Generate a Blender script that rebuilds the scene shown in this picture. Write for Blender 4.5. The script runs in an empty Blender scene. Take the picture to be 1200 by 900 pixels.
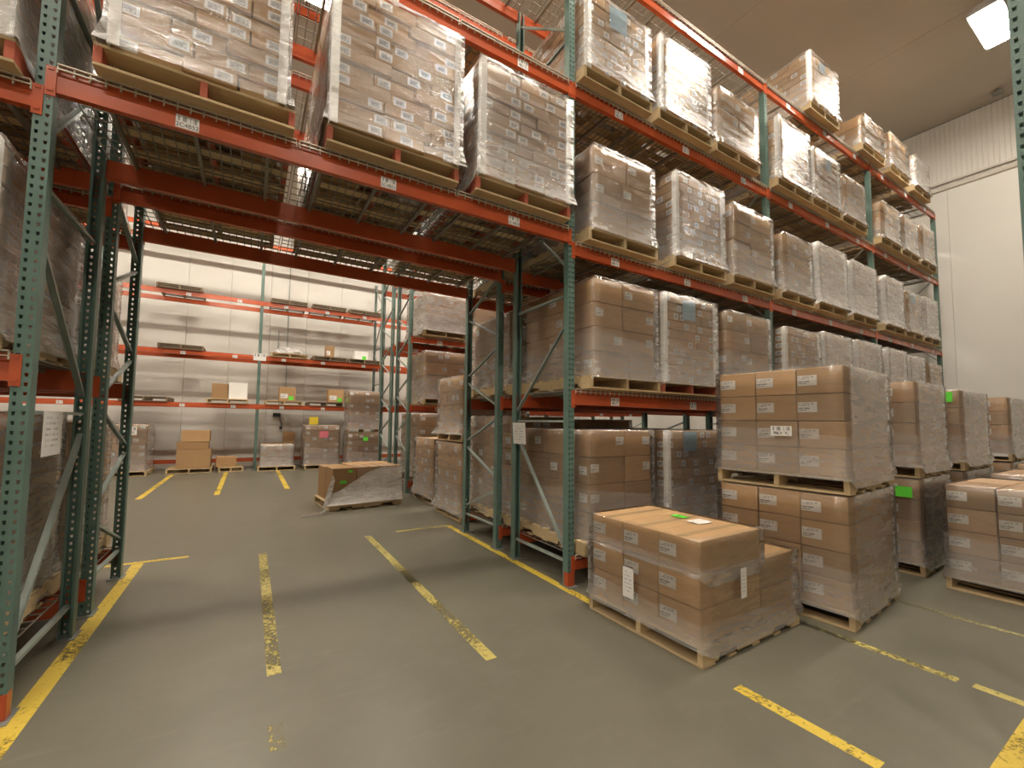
import bpy, bmesh, math, random
from mathutils import Matrix, Vector
random.seed(7)
C = bpy.context.scene.collection
scn = bpy.context.scene

# ------------------------------------------------------------------ camera
cam_d = bpy.data.cameras.new('camera')
cam = bpy.data.objects.new('camera', cam_d); C.objects.link(cam)
cam_d.sensor_fit = 'HORIZONTAL'; cam_d.sensor_width = 36.0
cam_d.lens = 488.88 / 1200 * 36
cam_d.shift_x = 0.0227; cam_d.shift_y = 0.0130
cam_d.clip_start = 0.05; cam_d.clip_end = 200
fw = Vector((0.49530191, 0.86669728, 0.05926083))
rt = Vector((0.86773508, -0.4968363, 0.01376662))
up = Vector((-0.04137442, -0.04460407, 0.9981476))
M = Matrix.Identity(4)
for i in range(3):
    M[i][0] = rt[i]; M[i][1] = up[i]; M[i][2] = -fw[i]
M[0][3], M[1][3], M[2][3] = -2.6936, -3.1037, 1.5416
cam.matrix_world = M
scn.camera = cam

# ------------------------------------------------------------------ world, exposure
w = bpy.data.worlds.new('world'); scn.world = w; w.use_nodes = True
w.node_tree.nodes['Background'].inputs[0].default_value = (0.9, 0.85, 0.78, 1)
w.node_tree.nodes['Background'].inputs[1].default_value = 0.02
scn.view_settings.view_transform = 'Standard'
scn.view_settings.look = 'None'
scn.view_settings.gamma = 1.0
scn.view_settings.use_curve_mapping = False
scn.view_settings.exposure = 1.62
scn.cycles.diffuse_bounces = 6
LAMP = 52.0            # emission of the LED lenses
LAMP_COL = (1.0, 0.90, 0.765)
# (x, y) of the ceiling lights: one row down each aisle, one over the far zone
LIGHTS = [(-4.1, -1.45), (0.1, -1.45), (4.2, -1.45), (8.35, -1.45),
          (-8.4, -1.45), (-10.0, -6.4), (-5.8, -6.4), (-1.6, -6.4),  # the row behind the camera is unseen, added as fill
          (-5.9, 4.05), (-1.75, 4.05), (2.4, 4.05), (6.6, 4.05),
          (-7.0, 9.3), (-2.9, 9.3), (1.2, 9.3), (5.3, 9.3)]
CEIL = 9.0

# ------------------------------------------------------------------ node helpers
def new_mat(name):
    m = bpy.data.materials.new(name); m.use_nodes = True
    nt = m.node_tree
    return m, nt, nt.nodes['Principled BSDF'], nt.nodes['Material Output']
def nd(nt, t, **kw):
    n = nt.nodes.new(t)
    for k, v in kw.items(): setattr(n, k, v)
    return n
def math_(nt, op, a, b=None, c=None):
    n = nt.nodes.new('ShaderNodeMath'); n.operation = op
    for i, v in enumerate((a, b, c)):
        if v is None: continue
        if isinstance(v, (int, float)): n.inputs[i].default_value = v
        else: nt.links.new(v, n.inputs[i])
    return n.outputs[0]
def mixc(nt, f, a, b):
    n = nt.nodes.new('ShaderNodeMix'); n.data_type = 'RGBA'
    for s, v in ((n.inputs[0], f), (n.inputs[6], a), (n.inputs[7], b)):
        if isinstance(v, (int, float)): s.default_value = v
        elif isinstance(v, tuple): s.default_value = (*v, 1) if len(v) == 3 else v
        else: nt.links.new(v, s)
    return n.outputs[2]
def noise(nt, scale, detail=3, vec=None, rough=0.5, dist=0.0):
    n = nt.nodes.new('ShaderNodeTexNoise'); n.inputs['Scale'].default_value = scale
    n.inputs['Detail'].default_value = detail; n.inputs['Roughness'].default_value = rough
    n.inputs['Distortion'].default_value = dist
    if vec is not None: nt.links.new(vec, n.inputs['Vector'])
    return n.outputs['Fac']
def ramp(nt, f, stops):
    n = nt.nodes.new('ShaderNodeValToRGB')
    el = n.color_ramp.elements
    while len(el) < len(stops): el.new(0.5)
    for e, (p, c) in zip(el, stops):
        e.position = p; e.color = (c, c, c, 1) if isinstance(c, (int, float)) else (*c, 1)
    nt.links.new(f, n.inputs[0]); return n.outputs[0]
def mapping(nt, src, scale=(1, 1, 1), rot=(0, 0, 0), loc=(0, 0, 0)):
    n = nt.nodes.new('ShaderNodeMapping')
    n.inputs['Scale'].default_value = scale; n.inputs['Rotation'].default_value = rot; n.inputs['Location'].default_value = loc
    nt.links.new(src, n.inputs[0]); return n.outputs[0]
def bump(nt, b, h, strength=0.3, dist=0.01):
    n = nt.nodes.new('ShaderNodeBump'); n.inputs['Strength'].default_value = strength; n.inputs['Distance'].default_value = dist
    nt.links.new(h, n.inputs['Height']); nt.links.new(n.outputs[0], b.inputs['Normal']); return n.outputs[0]

def paint(name, col, rough=0.5, var=0.12, metal=0.0, scale=3.0, spec=0.5):
    m, nt, b, o = new_mat(name)
    tc = nd(nt, 'ShaderNodeTexCoord')
    f = noise(nt, scale, 4, tc.outputs['Object'])
    dark = tuple(c * (1 - var) for c in col); light = tuple(min(1, c * (1 + var)) for c in col)
    nt.links.new(mixc(nt, ramp(nt, f, [(0.3, 0.0), (0.7, 1.0)]), dark, light), b.inputs['Base Color'])
    b.inputs['Roughness'].default_value = rough; b.inputs['Metallic'].default_value = metal
    b.inputs['Specular IOR Level'].default_value = spec
    return m

def cardboard(name, col):
    m, nt, b, o = new_mat(name)
    oi = nd(nt, 'ShaderNodeObjectInfo'); tc = nd(nt, 'ShaderNodeTexCoord')
    f = noise(nt, 2.5, 3, tc.outputs['Object'])
    rnd = math_(nt, 'MULTIPLY_ADD', oi.outputs['Random'], 0.36, 0.74)
    v = math_(nt, 'MULTIPLY', rnd, math_(nt, 'MULTIPLY_ADD', f, 0.2, 0.9))
    flute = noise(nt, 60, 2, mapping(nt, tc.outputs['Object'], (1, 1, 0.05)))
    v = math_(nt, 'MULTIPLY', v, math_(nt, 'MULTIPLY_ADD', flute, 0.08, 0.96))
    n = nd(nt, 'ShaderNodeVectorMath', operation='SCALE'); n.inputs[0].default_value = col
    nt.links.new(v, n.inputs['Scale'])
    nt.links.new(n.outputs[0], b.inputs['Base Color'])
    b.inputs['Roughness'].default_value = 0.75; b.inputs['Specular IOR Level'].default_value = 0.25
    return m

def wood(name, col):
    m, nt, b, o = new_mat(name)
    tc = nd(nt, 'ShaderNodeTexCoord'); oi = nd(nt, 'ShaderNodeObjectInfo')
    f = noise(nt, 6, 5, mapping(nt, tc.outputs['Object'], (0.6, 6, 6)), 0.6, 0.4)
    c = mixc(nt, f, tuple(x * 0.72 for x in col), tuple(min(1, x * 1.2) for x in col))
    n = nd(nt, 'ShaderNodeVectorMath', operation='SCALE'); nt.links.new(c, n.inputs[0])
    nt.links.new(math_(nt, 'MULTIPLY_ADD', oi.outputs['Random'], 0.3, 0.82), n.inputs['Scale'])
    nt.links.new(n.outputs[0], b.inputs['Base Color'])
    b.inputs['Roughness'].default_value = 0.8
    return m

def film(name, veil_lo, veil_hi, gloss, wrinkle=1.0, tint=(0.74, 0.72, 0.70)):
    """stretch film: clear sheet, more layers (milkier) low on the load, wrinkled gloss"""
    m, nt, b, o = new_mat(name)
    nt.nodes.remove(b)
    tc = nd(nt, 'ShaderNodeTexCoord'); sep = nd(nt, 'ShaderNodeSeparateXYZ')
    nt.links.new(tc.outputs['Generated'], sep.inputs[0])
    geo = nd(nt, 'ShaderNodeNewGeometry')
    pos = geo.outputs['Position']
    # wrap bands: edges of film turns at slightly slanting heights
    slope = math_(nt, 'MULTIPLY_ADD', math_(nt, 'ADD', sep.outputs[0], sep.outputs[1]), 0.10, sep.outputs[2])
    low = ramp(nt, slope, [(0.34, 1.0), (0.50, 0.70), (0.512, 0.20), (0.9, 0.05)])
    st = noise(nt, 5, 5, mapping(nt, pos, (1, 1, 2.6), (0.25, 0.2, 0.2)), 0.62, 0.9)
    streak = ramp(nt, st, [(0.42, 0.0), (0.78, 1.0)])
    veil = math_(nt, 'MULTIPLY_ADD', low, veil_lo - veil_hi, veil_hi)
    veil = math_(nt, 'MULTIPLY_ADD', streak, veil_hi * 0.8 + 0.02, veil)
    # wrinkles: tension folds running round the load, and small crinkles between them
    w1 = noise(nt, 3.2, 5, mapping(nt, pos, (1.0, 1.0, 4.5), (0.16, 0.14, 0.4)), 0.6, 1.1)
    ridge = math_(nt, 'ABSOLUTE', math_(nt, 'SUBTRACT', w1, 0.5))
    w2 = noise(nt, 17, 4, mapping(nt, pos, (0.8, 0.8, 2.6), (0.5, -0.3, 0.1)), 0.6, 0.6)
    hgt = math_(nt, 'MULTIPLY_ADD', w2, 0.16, ridge)
    bp = nd(nt, 'ShaderNodeBump'); bp.inputs['Strength'].default_value = 0.7; bp.inputs['Distance'].default_value = 0.028 * wrinkle
    nt.links.new(hgt, bp.inputs['Height'])
    tr = nd(nt, 'ShaderNodeBsdfTransparent'); tr.inputs[0].default_value = (0.97, 0.97, 0.96, 1)
    df = nd(nt, 'ShaderNodeBsdfDiffuse'); df.inputs[0].default_value = (*tint, 1)
    nt.links.new(bp.outputs[0], df.inputs['Normal'])
    gl = nd(nt, 'ShaderNodeBsdfGlossy'); cling = noise(nt, 4.5, 4, mapping(nt, pos, (0.7, 0.7, 4.2), (0.2, 0.1, 0.3)), 0.6, 0.8)
    nt.links.new(ramp(nt, cling, [(0.46, 0.34), (0.58, 0.06)]), gl.inputs['Roughness']); gl.inputs[0].default_value = (1, 1, 1, 1)
    nt.links.new(bp.outputs[0], gl.inputs['Normal'])
    m1 = nd(nt, 'ShaderNodeMixShader'); nt.links.new(veil, m1.inputs[0])
    nt.links.new(tr.outputs[0], m1.inputs[1]); nt.links.new(df.outputs[0], m1.inputs[2])
    fr = nd(nt, 'ShaderNodeFresnel'); fr.inputs[0].default_value = 1.5; nt.links.new(bp.outputs[0], fr.inputs['Normal'])
    m2 = nd(nt, 'ShaderNodeMixShader')
    nt.links.new(math_(nt, 'MINIMUM', math_(nt, 'MULTIPLY_ADD', fr.outputs[0], gloss, 0.01), 0.8), m2.inputs[0])
    nt.links.new(m1.outputs[0], m2.inputs[1]); nt.links.new(gl.outputs[0], m2.inputs[2])
    nt.links.new(m2.outputs[0], o.inputs[0])
    return m

def label_mat(name, kind):
    m, nt, b, o = new_mat(name)
    uv = nd(nt, 'ShaderNodeTexCoord').outputs['UV']; oi = nd(nt, 'ShaderNodeObjectInfo')
    s = nd(nt, 'ShaderNodeSeparateXYZ'); nt.links.new(uv, s.inputs[0]); u, v = s.outputs[0], s.outputs[1]
    def band(x, a, c):
        return math_(nt, 'MULTIPLY', math_(nt, 'GREATER_THAN', x, a), math_(nt, 'LESS_THAN', x, c))
    def bars(n, fx):
        wn = nd(nt, 'ShaderNodeTexWhiteNoise', noise_dimensions='2D')
        cmb = nd(nt, 'ShaderNodeCombineXYZ')
        nt.links.new(math_(nt, 'FLOOR', math_(nt, 'MULTIPLY', u, n)), cmb.inputs[0])
        if fx: nt.links.new(math_(nt, 'FLOOR', math_(nt, 'MULTIPLY', v, fx)), cmb.inputs[1])
        nt.links.new(cmb.outputs[0], wn.inputs['Vector'])
        return math_(nt, 'GREATER_THAN', wn.outputs['Value'], 0.45)
    box = lambda a, b_, c, d: math_(nt, 'MULTIPLY', band(u, a, b_), band(v, c, d))
    if kind == 'ship':      # two dark lines low at the left, a small mark top right
        ink = math_(nt, 'MAXIMUM', box(0.04, 0.62, 0.34, 0.44), box(0.04, 0.45, 0.16, 0.24))
        ink = math_(nt, 'MAXIMUM', ink, box(0.68, 0.82, 0.76, 0.88))
        grey = math_(nt, 'MULTIPLY', box(0.06, 0.60, 0.62, 0.90), math_(nt, 'MULTIPLY', bars(22, 14), 0.45))
        ink = math_(nt, 'MAXIMUM', math_(nt, 'MULTIPLY', ink, math_(nt, 'MULTIPLY_ADD', bars(26, 0), 0.35, 0.6)), grey)
    elif kind == 'small':   # grey printed block with a white border
        ink = math_(nt, 'MULTIPLY', box(0.18, 0.84, 0.16, 0.84), math_(nt, 'MULTIPLY_ADD', bars(18, 9), 0.45, 0.30))
    elif kind == 'slip':    # paper list
        rows = math_(nt, 'GREATER_THAN', math_(nt, 'FRACT', math_(nt, 'MULTIPLY', v, 8)), 0.6)
        ink = math_(nt, 'MULTIPLY', math_(nt, 'MULTIPLY', rows, bars(30, 8)), math_(nt, 'MULTIPLY', box(0.15, 0.8, 0.12, 0.9), 0.5))
    else:                   # 'bar': barcode on the upper half, dark characters built separately
        ink = math_(nt, 'MULTIPLY', box(0.1, 0.9, 0.55, 0.92), math_(nt, 'MULTIPLY', bars(34, 0), 0.75))
        if kind == 'bartext':
            ink = math_(nt, 'MAXIMUM', ink, math_(nt, 'MULTIPLY', box(0.14, 0.86, 0.14, 0.44), math_(nt, 'MULTIPLY', bars(13, 5), 0.8)))
    nt.links.new(mixc(nt, ink, (0.74, 0.72, 0.69), (0.10, 0.10, 0.10)), b.inputs['Base Color'])
    b.inputs['Roughness'].default_value = 0.5
    return m

def emit(name, col, s):
    m, nt, b, o = new_mat(name); nt.nodes.remove(b)
    e = nd(nt, 'ShaderNodeEmission'); e.inputs[0].default_value = (*col, 1); e.inputs[1].default_value = s
    nt.links.new(e.outputs[0], o.inputs[0]); return m

def floor_mat():
    m, nt, b, o = new_mat('polished_concrete')
    tc = nd(nt, 'ShaderNodeTexCoord'); P = tc.outputs['Object']
    f1 = noise(nt, 0.7, 5, P, 0.6, 0.5); f2 = noise(nt, 4.0, 5, P, 0.65)
    c = mixc(nt, ramp(nt, f1, [(0.3, 0.0), (0.7, 1.0)]), (0.134, 0.126, 0.094), (0.171, 0.160, 0.119))
    c = mixc(nt, math_(nt, 'MULTIPLY', ramp(nt, f2, [(0.45, 0.0), (0.75, 1.0)]), 0.35), c, (0.195, 0.184, 0.152))
    # pale scuffs dragged by pallets
    sc = noise(nt, 1.6, 6, mapping(nt, P, (1, 6, 1), (0, 0, 0.5)), 0.7)
    c = mixc(nt, math_(nt, 'MULTIPLY', ramp(nt, sc, [(0.56, 0.0), (0.86, 1.0)]), 0.22), c, (0.34, 0.33, 0.28))
    nt.links.new(c, b.inputs['Base Color'])
    nt.links.new(math_(nt, 'MULTIPLY_ADD', f1, 0.14, 0.285), b.inputs['Roughness'])
    bump(nt, b, f2, 0.015, 0.01)
    return m

def yellow_mat(name, lo, hi, wear):
    m, nt, b, o = new_mat(name)
    P = nd(nt, 'ShaderNodeNewGeometry').outputs['Position']
    f = noise(nt, 34, 6, P, 0.8); g = noise(nt, 1.9, 3, P)
    v = math_(nt, 'ADD', f, math_(nt, 'MULTIPLY_ADD', g, 0.6, -0.3))
    a = ramp(nt, v, [(wear - 0.06, 1.0), (wear + 0.06, 0.0)])
    nt.links.new(mixc(nt, noise(nt, 9, 4, P), lo, hi), b.inputs['Base Color'])
    b.inputs['Roughness'].default_value = 0.5
    nt.links.new(a, b.inputs['Alpha']); return m

MT = {
 'green': paint('green_rack_paint', (0.105, 0.180, 0.152), 0.42, 0.15),
 'brace': paint('grey_green_brace_paint', (0.30, 0.35, 0.32), 0.33, 0.12),
 'orange': paint('orange_beam_paint', (0.47, 0.088, 0.030), 0.22, 0.12),
 'wire_shaded': paint('shaded_galvanised_wire', (0.24, 0.22, 0.18), 0.5, 0.1, 0.3),  # same wire, shade under the decks put into its colour
 'wire': paint('galvanised_wire', (0.55, 0.50, 0.40), 0.45, 0.1, 0.3),
 'plate': paint('steel_foot_plate', (0.26, 0.27, 0.25), 0.5, 0.2, 0.4),
 'card': cardboard('cardboard_tan', (0.52, 0.330, 0.165)),
 'card2': cardboard('cardboard_brown', (0.45, 0.278, 0.138)),
 'card3': cardboard('cardboard_pinkish', (0.48, 0.325, 0.205)),
 'carddark': cardboard('cardboard_dark_inside', (0.20, 0.12, 0.06)),
 'tape': paint('packing_tape', (0.46, 0.32, 0.17), 0.25, 0.1),
 'wood': wood('pallet_pine', (0.56, 0.42, 0.235)),
 'wooddark': wood('dark_pallet_wood', (0.20, 0.145, 0.09)),  # darker brown wood for most far shelf pallets
 'woodred': wood('red_painted_stringer', (0.50, 0.13, 0.075)),
 'white': paint('white_corner_board', (0.84, 0.82, 0.78), 0.6, 0.05),
 'blue': paint('pale_blue_sheet', (0.30, 0.47, 0.58), 0.5, 0.06),
 'lime': paint('lime_green_sticker', (0.13, 0.75, 0.05), 0.5, 0.05),
 'pink': paint('pink_marker', (0.72, 0.18, 0.24), 0.5, 0.1),
 'yellow': paint('yellow_sign_card', (0.85, 0.66, 0.05), 0.5, 0.05),
 'film': film('stretch_film', 0.26, 0.05, 1.2, 0.72),
 'filmc': film('stretch_film_single_turn', 0.24, 0.012, 1.3, 0.36),
 'filmm': film('stretch_film_milky', 0.44, 0.26, 1.3, 0.8),  # milky veil all the way up the load
 'filmn': film('stretch_film_one_layer', 0.07, 0.012, 1.4),
 'filmt': film('stretch_film_tail', 0.75, 0.50, 2.4, 0.9, (0.90, 0.88, 0.86)),
 'ship': label_mat('shipping_label', 'ship'), 'small': label_mat('small_carton_label', 'small'),
 'slip': label_mat('paper_slip', 'slip'), 'bar': label_mat('barcode_label', 'bar'), 'bartext': label_mat('barcode_label_far', 'bartext'),
 'ink': paint('black_ink', (0.02, 0.02, 0.02), 0.6, 0.0),
 'panel': paint('white_wall_panel', (0.69, 0.67, 0.62), 0.45, 0.03, scale=0.6),
 'ceil': paint('ceiling_panel', (0.50, 0.45, 0.385), 0.55, 0.05, scale=0.4),
 'trim': paint('beige_trim', (0.55, 0.51, 0.45), 0.5, 0.04),
 'floor': floor_mat(), 'line': yellow_mat('worn_yellow_paint', (0.44, 0.35, 0.09), (0.62, 0.53, 0.18), 0.525), 'line3': yellow_mat('nearly_gone_yellow_paint', (0.40, 0.36, 0.17), (0.52, 0.47, 0.22), 0.43), 'line2': yellow_mat('yellow_paint', (0.60, 0.42, 0.05), (0.74, 0.55, 0.08), 0.60),
 'lens': emit('led_lens', LAMP_COL, LAMP), 'housing': paint('lamp_housing', (0.5, 0.5, 0.5), 0.4),
 'black': paint('black_plastic', (0.025, 0.025, 0.025), 0.4, 0.1),
 'bag': film('crumpled_clear_bag', 0.6, 0.5, 2.0, 1.6),
}

# ------------------------------------------------------------------ mesh helpers
def mesh_from(name, verts, faces, mats, idx=None, smooth=False, uvs=None):
    me = bpy.data.meshes.new(name); me.from_pydata(verts, [], faces)
    for m in (mats if isinstance(mats, (list, tuple)) else [mats]): me.materials.append(MT[m])
    if idx: me.polygons.foreach_set('material_index', idx)
    if smooth: me.polygons.foreach_set('use_smooth', [True] * len(me.polygons))
    if uvs:
        l = me.uv_layers.new(name='UVMap'); l.data.foreach_set('uv', [c for p in uvs for c in p])
    me.update(); return me
class MB:
    def __init__(s): s.v = []; s.f = []; s.i = []
    def box(s, x0, x1, y0, y1, z0, z1, mi=0):
        n = len(s.v)
        s.v += [(x0, y0, z0), (x1, y0, z0), (x1, y1, z0), (x0, y1, z0), (x0, y0, z1), (x1, y0, z1), (x1, y1, z1), (x0, y1, z1)]
        for q in ((0, 3, 2, 1), (4, 5, 6, 7), (0, 1, 5, 4), (1, 2, 6, 5), (2, 3, 7, 6), (3, 0, 4, 7)):
            s.f.append(tuple(n + k for k in q)); s.i.append(mi)
        return s
    def prism(s, poly, axis, a, b, mi=0):
        """poly: 2D points (counter-clockwise); axis 'x': (y,z), 'y': (x,z), 'z': (x,y)"""
        n = len(s.v); k = len(poly)
        for t in (a, b):
            for p, q in poly:
                s.v.append({'x': (t, p, q), 'y': (p, t, q), 'z': (p, q, t)}[axis])
        s.f.append(tuple(n + j for j in range(k))[::-1]); s.f.append(tuple(n + k + j for j in range(k)))
        s.i += [mi, mi]
        for j in range(k):
            j2 = (j + 1) % k
            s.f.append((n + j, n + j2, n + k + j2, n + k + j)); s.i.append(mi)
        return s
    def bar(s, p, q, wd, th, mi=0):
        """square bar from p to q"""
        p, q = Vector(p), Vector(q); d = (q - p).normalized()
        a = d.cross(Vector((1, 0, 0)) if abs(d.x) < 0.9 else Vector((0, 1, 0))).normalized(); b = d.cross(a)
        n = len(s.v)
        for e in (p, q):
            for sa, sb in ((-1, -1), (1, -1), (1, 1), (-1, 1)):
                s.v.append(tuple(e + a * sa * wd / 2 + b * sb * th / 2))
        for f in ((0, 3, 2, 1), (4, 5, 6, 7), (0, 1, 5, 4), (1, 2, 6, 5), (2, 3, 7, 6), (3, 0, 4, 7)):
            s.f.append(tuple(n + k for k in f)); s.i.append(mi)
        return s
    def mesh(s, name, mats, smooth=False):
        me = mesh_from(name, s.v, s.f, mats, s.i, smooth)
        bm = bmesh.new(); bm.from_mesh(me); bmesh.ops.recalc_face_normals(bm, faces=bm.faces); bm.to_mesh(me); bm.free()
        return me
CACHE = {}
def cached(key, fn):
    if key not in CACHE: CACHE[key] = fn()
    return CACHE[key]
def link(name, me, parent=None, loc=(0, 0, 0), rot=(0, 0, 0)):
    o = bpy.data.objects.new(name, me); C.objects.link(o)
    o.location = loc; o.rotation_euler = rot
    if parent is not None: o.parent = parent
    return o
def thing(name, label, cat, loc=(0, 0, 0), rz=0.0, group=None):
    o = bpy.data.objects.new(name, None); C.objects.link(o); o.empty_display_size = 0.1
    o.location = loc; o.rotation_euler = (0, 0, rz); o['label'] = label; o['category'] = cat
    if group: o['group'] = group
    return o
def part(name, parent, loc=(0, 0, 0), rot=(0, 0, 0)):
    o = bpy.data.objects.new(name, None); C.objects.link(o); o.empty_display_size = 0.05
    o.parent = parent; o.location = loc; o.rotation_euler = rot; return o
def structure(name, me, loc=(0, 0, 0), parent=None):
    o = link(name, me, parent, loc); 
    if parent is None: o['kind'] = 'structure'
    return o
def boxmesh(sx, sy, sz, mat, bev=0.0):
    """box centred in x and y, z from 0"""
    def mk():
        me = MB().box(-sx / 2, sx / 2, -sy / 2, sy / 2, 0, sz).mesh('box', mat)
        if bev:
            bm = bmesh.new(); bm.from_mesh(me)
            bmesh.ops.bevel(bm, geom=list(bm.edges), offset=bev, segments=1, affect='EDGES'); bm.to_mesh(me); bm.free()
        return me
    return cached(('box', round(sx, 3), round(sy, 3), round(sz, 3), mat, bev), mk)
def quad(wd, ht, mat):
    """upright sticker facing -y, centred"""
    return cached(('quad', round(wd, 3), round(ht, 3), mat), lambda: mesh_from('sticker',
        [(-wd / 2, 0, -ht / 2), (wd / 2, 0, -ht / 2), (wd / 2, 0, ht / 2), (-wd / 2, 0, ht / 2)], [(0, 1, 2, 3)], mat,
        uvs=[(0, 0), (1, 0), (1, 1), (0, 1)]))

# ------------------------------------------------------------------ the room
XL, XR, YF, YB = -11.5, 11.75, -14.0, 12.9
structure('floor', MB().box(XL, XR, YF, YB, -0.12, 0).mesh('floor', 'floor'))
floor = bpy.data.objects['floor']
def line(x0, x1, y0, y1, parent=floor, m='line'):
    structure('painted_line', MB().box(x0, x1, y0, y1, 0.0, 0.0012).mesh('painted_line', m), parent=parent)
for a in [(-0.85, -0.02, 2.63, 2.69), (-1.30, -1.22, -0.68, 2.62), (-2.54, -2.46, -0.20, 2.42), (-2.55, -2.48, -0.85, -0.66),
          (1.11, 1.18, -2.24, -1.72), (1.12, 1.19, -2.52, -2.3)]:
    line(*a)
for a in [(2.36, 2.42, -2.45, -1.5), (4.9, 4.96, -2.45, -1.5), (1.11, 1.18, -1.74, -1.3)]:
    line(*a, m='line3')
for a in [(-0.11, -0.03, -0.75, 2.62), (-3.70, -3.60, -1.1, 2.62), (-3.95, -3.22, 2.63, 2.70), (-0.17, -0.09, -2.27, -1.62),
          (-0.6, 11.0, -2.61, -2.515),
          (-4.50, -4.40, 7.05, 11.1), (-3.26, -3.16, 7.0, 11.1), (-1.95, -1.85, 7.2, 11.1)]:
    line(*a, m='line2')

def empty_structure(name):
    o = bpy.data.objects.new(name, None); C.objects.link(o); o['kind'] = 'structure'; return o
# right wall: flat panels below a ledge, ribbed sheets above
wr = empty_structure('wall_right')
y = YF; k = 0
while y < YB - 0.01:
    y1 = min(y + 1.16, YB)
    structure('wall_panel', MB().box(XR, XR + 0.12, y + 0.003, y1 - 0.003, 0, 7.36).mesh('wall_panel', 'panel'), parent=wr)
    y = y1
y = YF
while y < YB - 0.01:
    y1 = min(y + 1.16, YB); mb = MB(); n = 14; pts = []
    st = (y1 - y) / n
    for i in range(n):
        a = y + i * st
        pts += [(XR + 0.02, a), (XR + 0.02, a + st * 0.70), (XR + 0.032, a + st * 0.76), (XR + 0.032, a + st * 0.94)]
    pts += [(XR + 0.02, y1), (XR + 0.12, y1), (XR + 0.12, y)]
    structure('ribbed_sheet', mb.prism(pts, 'z', 7.36, CEIL).mesh('ribbed_sheet', 'panel'), parent=wr)
    y = y1
tr = MB().prism([(XR - 0.05, 7.32), (XR, 7.30), (XR, 7.42), (XR - 0.02, 7.40)], 'y', YF, YB)
structure('trim_1', tr.mesh('trim', 'trim'))
structure('trim_2', MB().bar((XR - .03, YF, 7.50), (XR - .03, YB, 7.50), .04, .04).mesh('trim', 'trim'))
# back wall
wb = empty_structure('wall_back')
x = XL
while x < XR - 0.01:
    x1 = min(x + 1.16, XR)
    structure('wall_panel', MB().box(x + 0.004, x1 - 0.004, YB, YB + 0.12, 0, CEIL).mesh('wall_panel', 'panel'), parent=wb)
    x = x1
structure('baseboard_back', MB().box(XL, XR, YB - 0.12, YB, 0, 0.17).mesh('curb', 'trim'))
for nm, bx in (('wall_left', (XL - 0.12, XL, YF, YB)), ('wall_front', (XL, XR, YF - 0.12, YF))):
    structure(nm, MB().box(*bx, 0, CEIL).mesh(nm, 'panel'))
# ceiling: long panels with seams running away from the camera
ce = empty_structure('ceiling')
xs = [XL, -8.36, -5.06, -1.76, 1.54, 4.84, 8.15, XR]
for a, b in zip(xs, xs[1:]):
    structure('ceiling_panel', MB().box(a + 0.006, b - 0.006, YF, YB, CEIL, CEIL + 0.1).mesh('ceiling_panel', 'ceil'), parent=ce)
    structure('seam_strip', MB().box(a - 0.03, a + 0.03, YF, YB, CEIL - 0.008, CEIL).mesh('seam_strip', 'ceil'), parent=ce)
structure('ceiling_deck', MB().box(XL, XR, YF, YB, CEIL + 0.11, CEIL + 0.2).mesh('ceiling_deck', 'ceil'), parent=ce)

# ------------------------------------------------------------------ lights
def ceiling_light(i, x, y):
    row = {-1.45: 'front aisle', 4.05: 'middle aisle', 9.3: 'far aisle', -6.4: 'open area behind the camera as added fill', -11.0: 'rear of the hall'}[y]
    col = sorted([p[0] for p in LIGHTS if p[1] == y]).index(x)
    t = thing('ceiling_light', 'white LED light over the %s, %s from left' % (row, ['first', 'second', 'third', 'fourth', 'fifth'][col]),
              'ceiling light', (x, y, CEIL - 0.42), 0, 'high bay lights')
    hm = cached('lamp_housing', lambda: MB().prism([(-0.20, 0.02), (0.20, 0.02), (0.20, 0.06), (0.10, 0.13), (-0.10, 0.13), (-0.20, 0.06)], 'x', -0.62, 0.62).mesh('lamp_housing', 'housing'))
    link('lamp_housing', hm, t)
    link('led_lens', cached('led_lens', lambda: MB().box(-0.56, 0.56, -0.16, 0.16, 0.0, 0.019).mesh('led_lens', 'lens')), t)
    for sx in (-0.5, 0.5):
        link('hanger_rod', cached('hanger_rod', lambda: MB().bar((0, 0, 0.1), (0, 0, 0.42), 0.015, 0.015).mesh('hanger_rod', 'housing')), t, (sx, 0, 0))
for i, (x, y) in enumerate(LIGHTS): ceiling_light(i, x, y)

# ------------------------------------------------------------------ pallet racks
PH = 6.56                     # height of the upright posts
def post_mesh(h):
    """perforated C post, 76 mm wide front plate at y=0 facing -y, two columns of teardrop holes"""
    v, f = [], []; pitch = 0.0508; n = int(h / pitch); W2 = 0.038
    hole = [(-0.0085, 0.010), (0.0085, 0.010), (0.005, -0.010), (-0.005, -0.010)]
    for c0, c1 in ((-W2, 0.0), (0.0, W2)):
        cx = (c0 + c1) / 2
        for k in range(n):
            z0 = k * pitch; z1 = z0 + pitch; zc = (z0 + z1) / 2; b = len(v)
            v += [(c0, 0, z0), (c1, 0, z0), (c1, 0, z1), (c0, 0, z1)] + [(cx + hx, 0, zc + hz) for hx, hz in hole]
            tl, trr, br, bl = b + 4, b + 5, b + 6, b + 7
            f += [(b, b + 1, br, bl), (b + 1, b + 2, trr, br), (b + 2, b + 3, tl, trr), (b + 3, b, bl, tl)]
    ht = n * pitch; D = 0.072
    for s in (-1, 1):
        b = len(v); x = s * W2
        v += [(x, 0, 0), (x, D, 0), (x, D, ht), (x, 0, ht), (x - s * 0.016, D, 0), (x - s * 0.016, D, ht)]
        f += [(b, b + 1, b + 2, b + 3), (b + 1, b + 4, b + 5, b + 2)]
    return mesh_from('upright_post', v, f, 'green')
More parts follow.
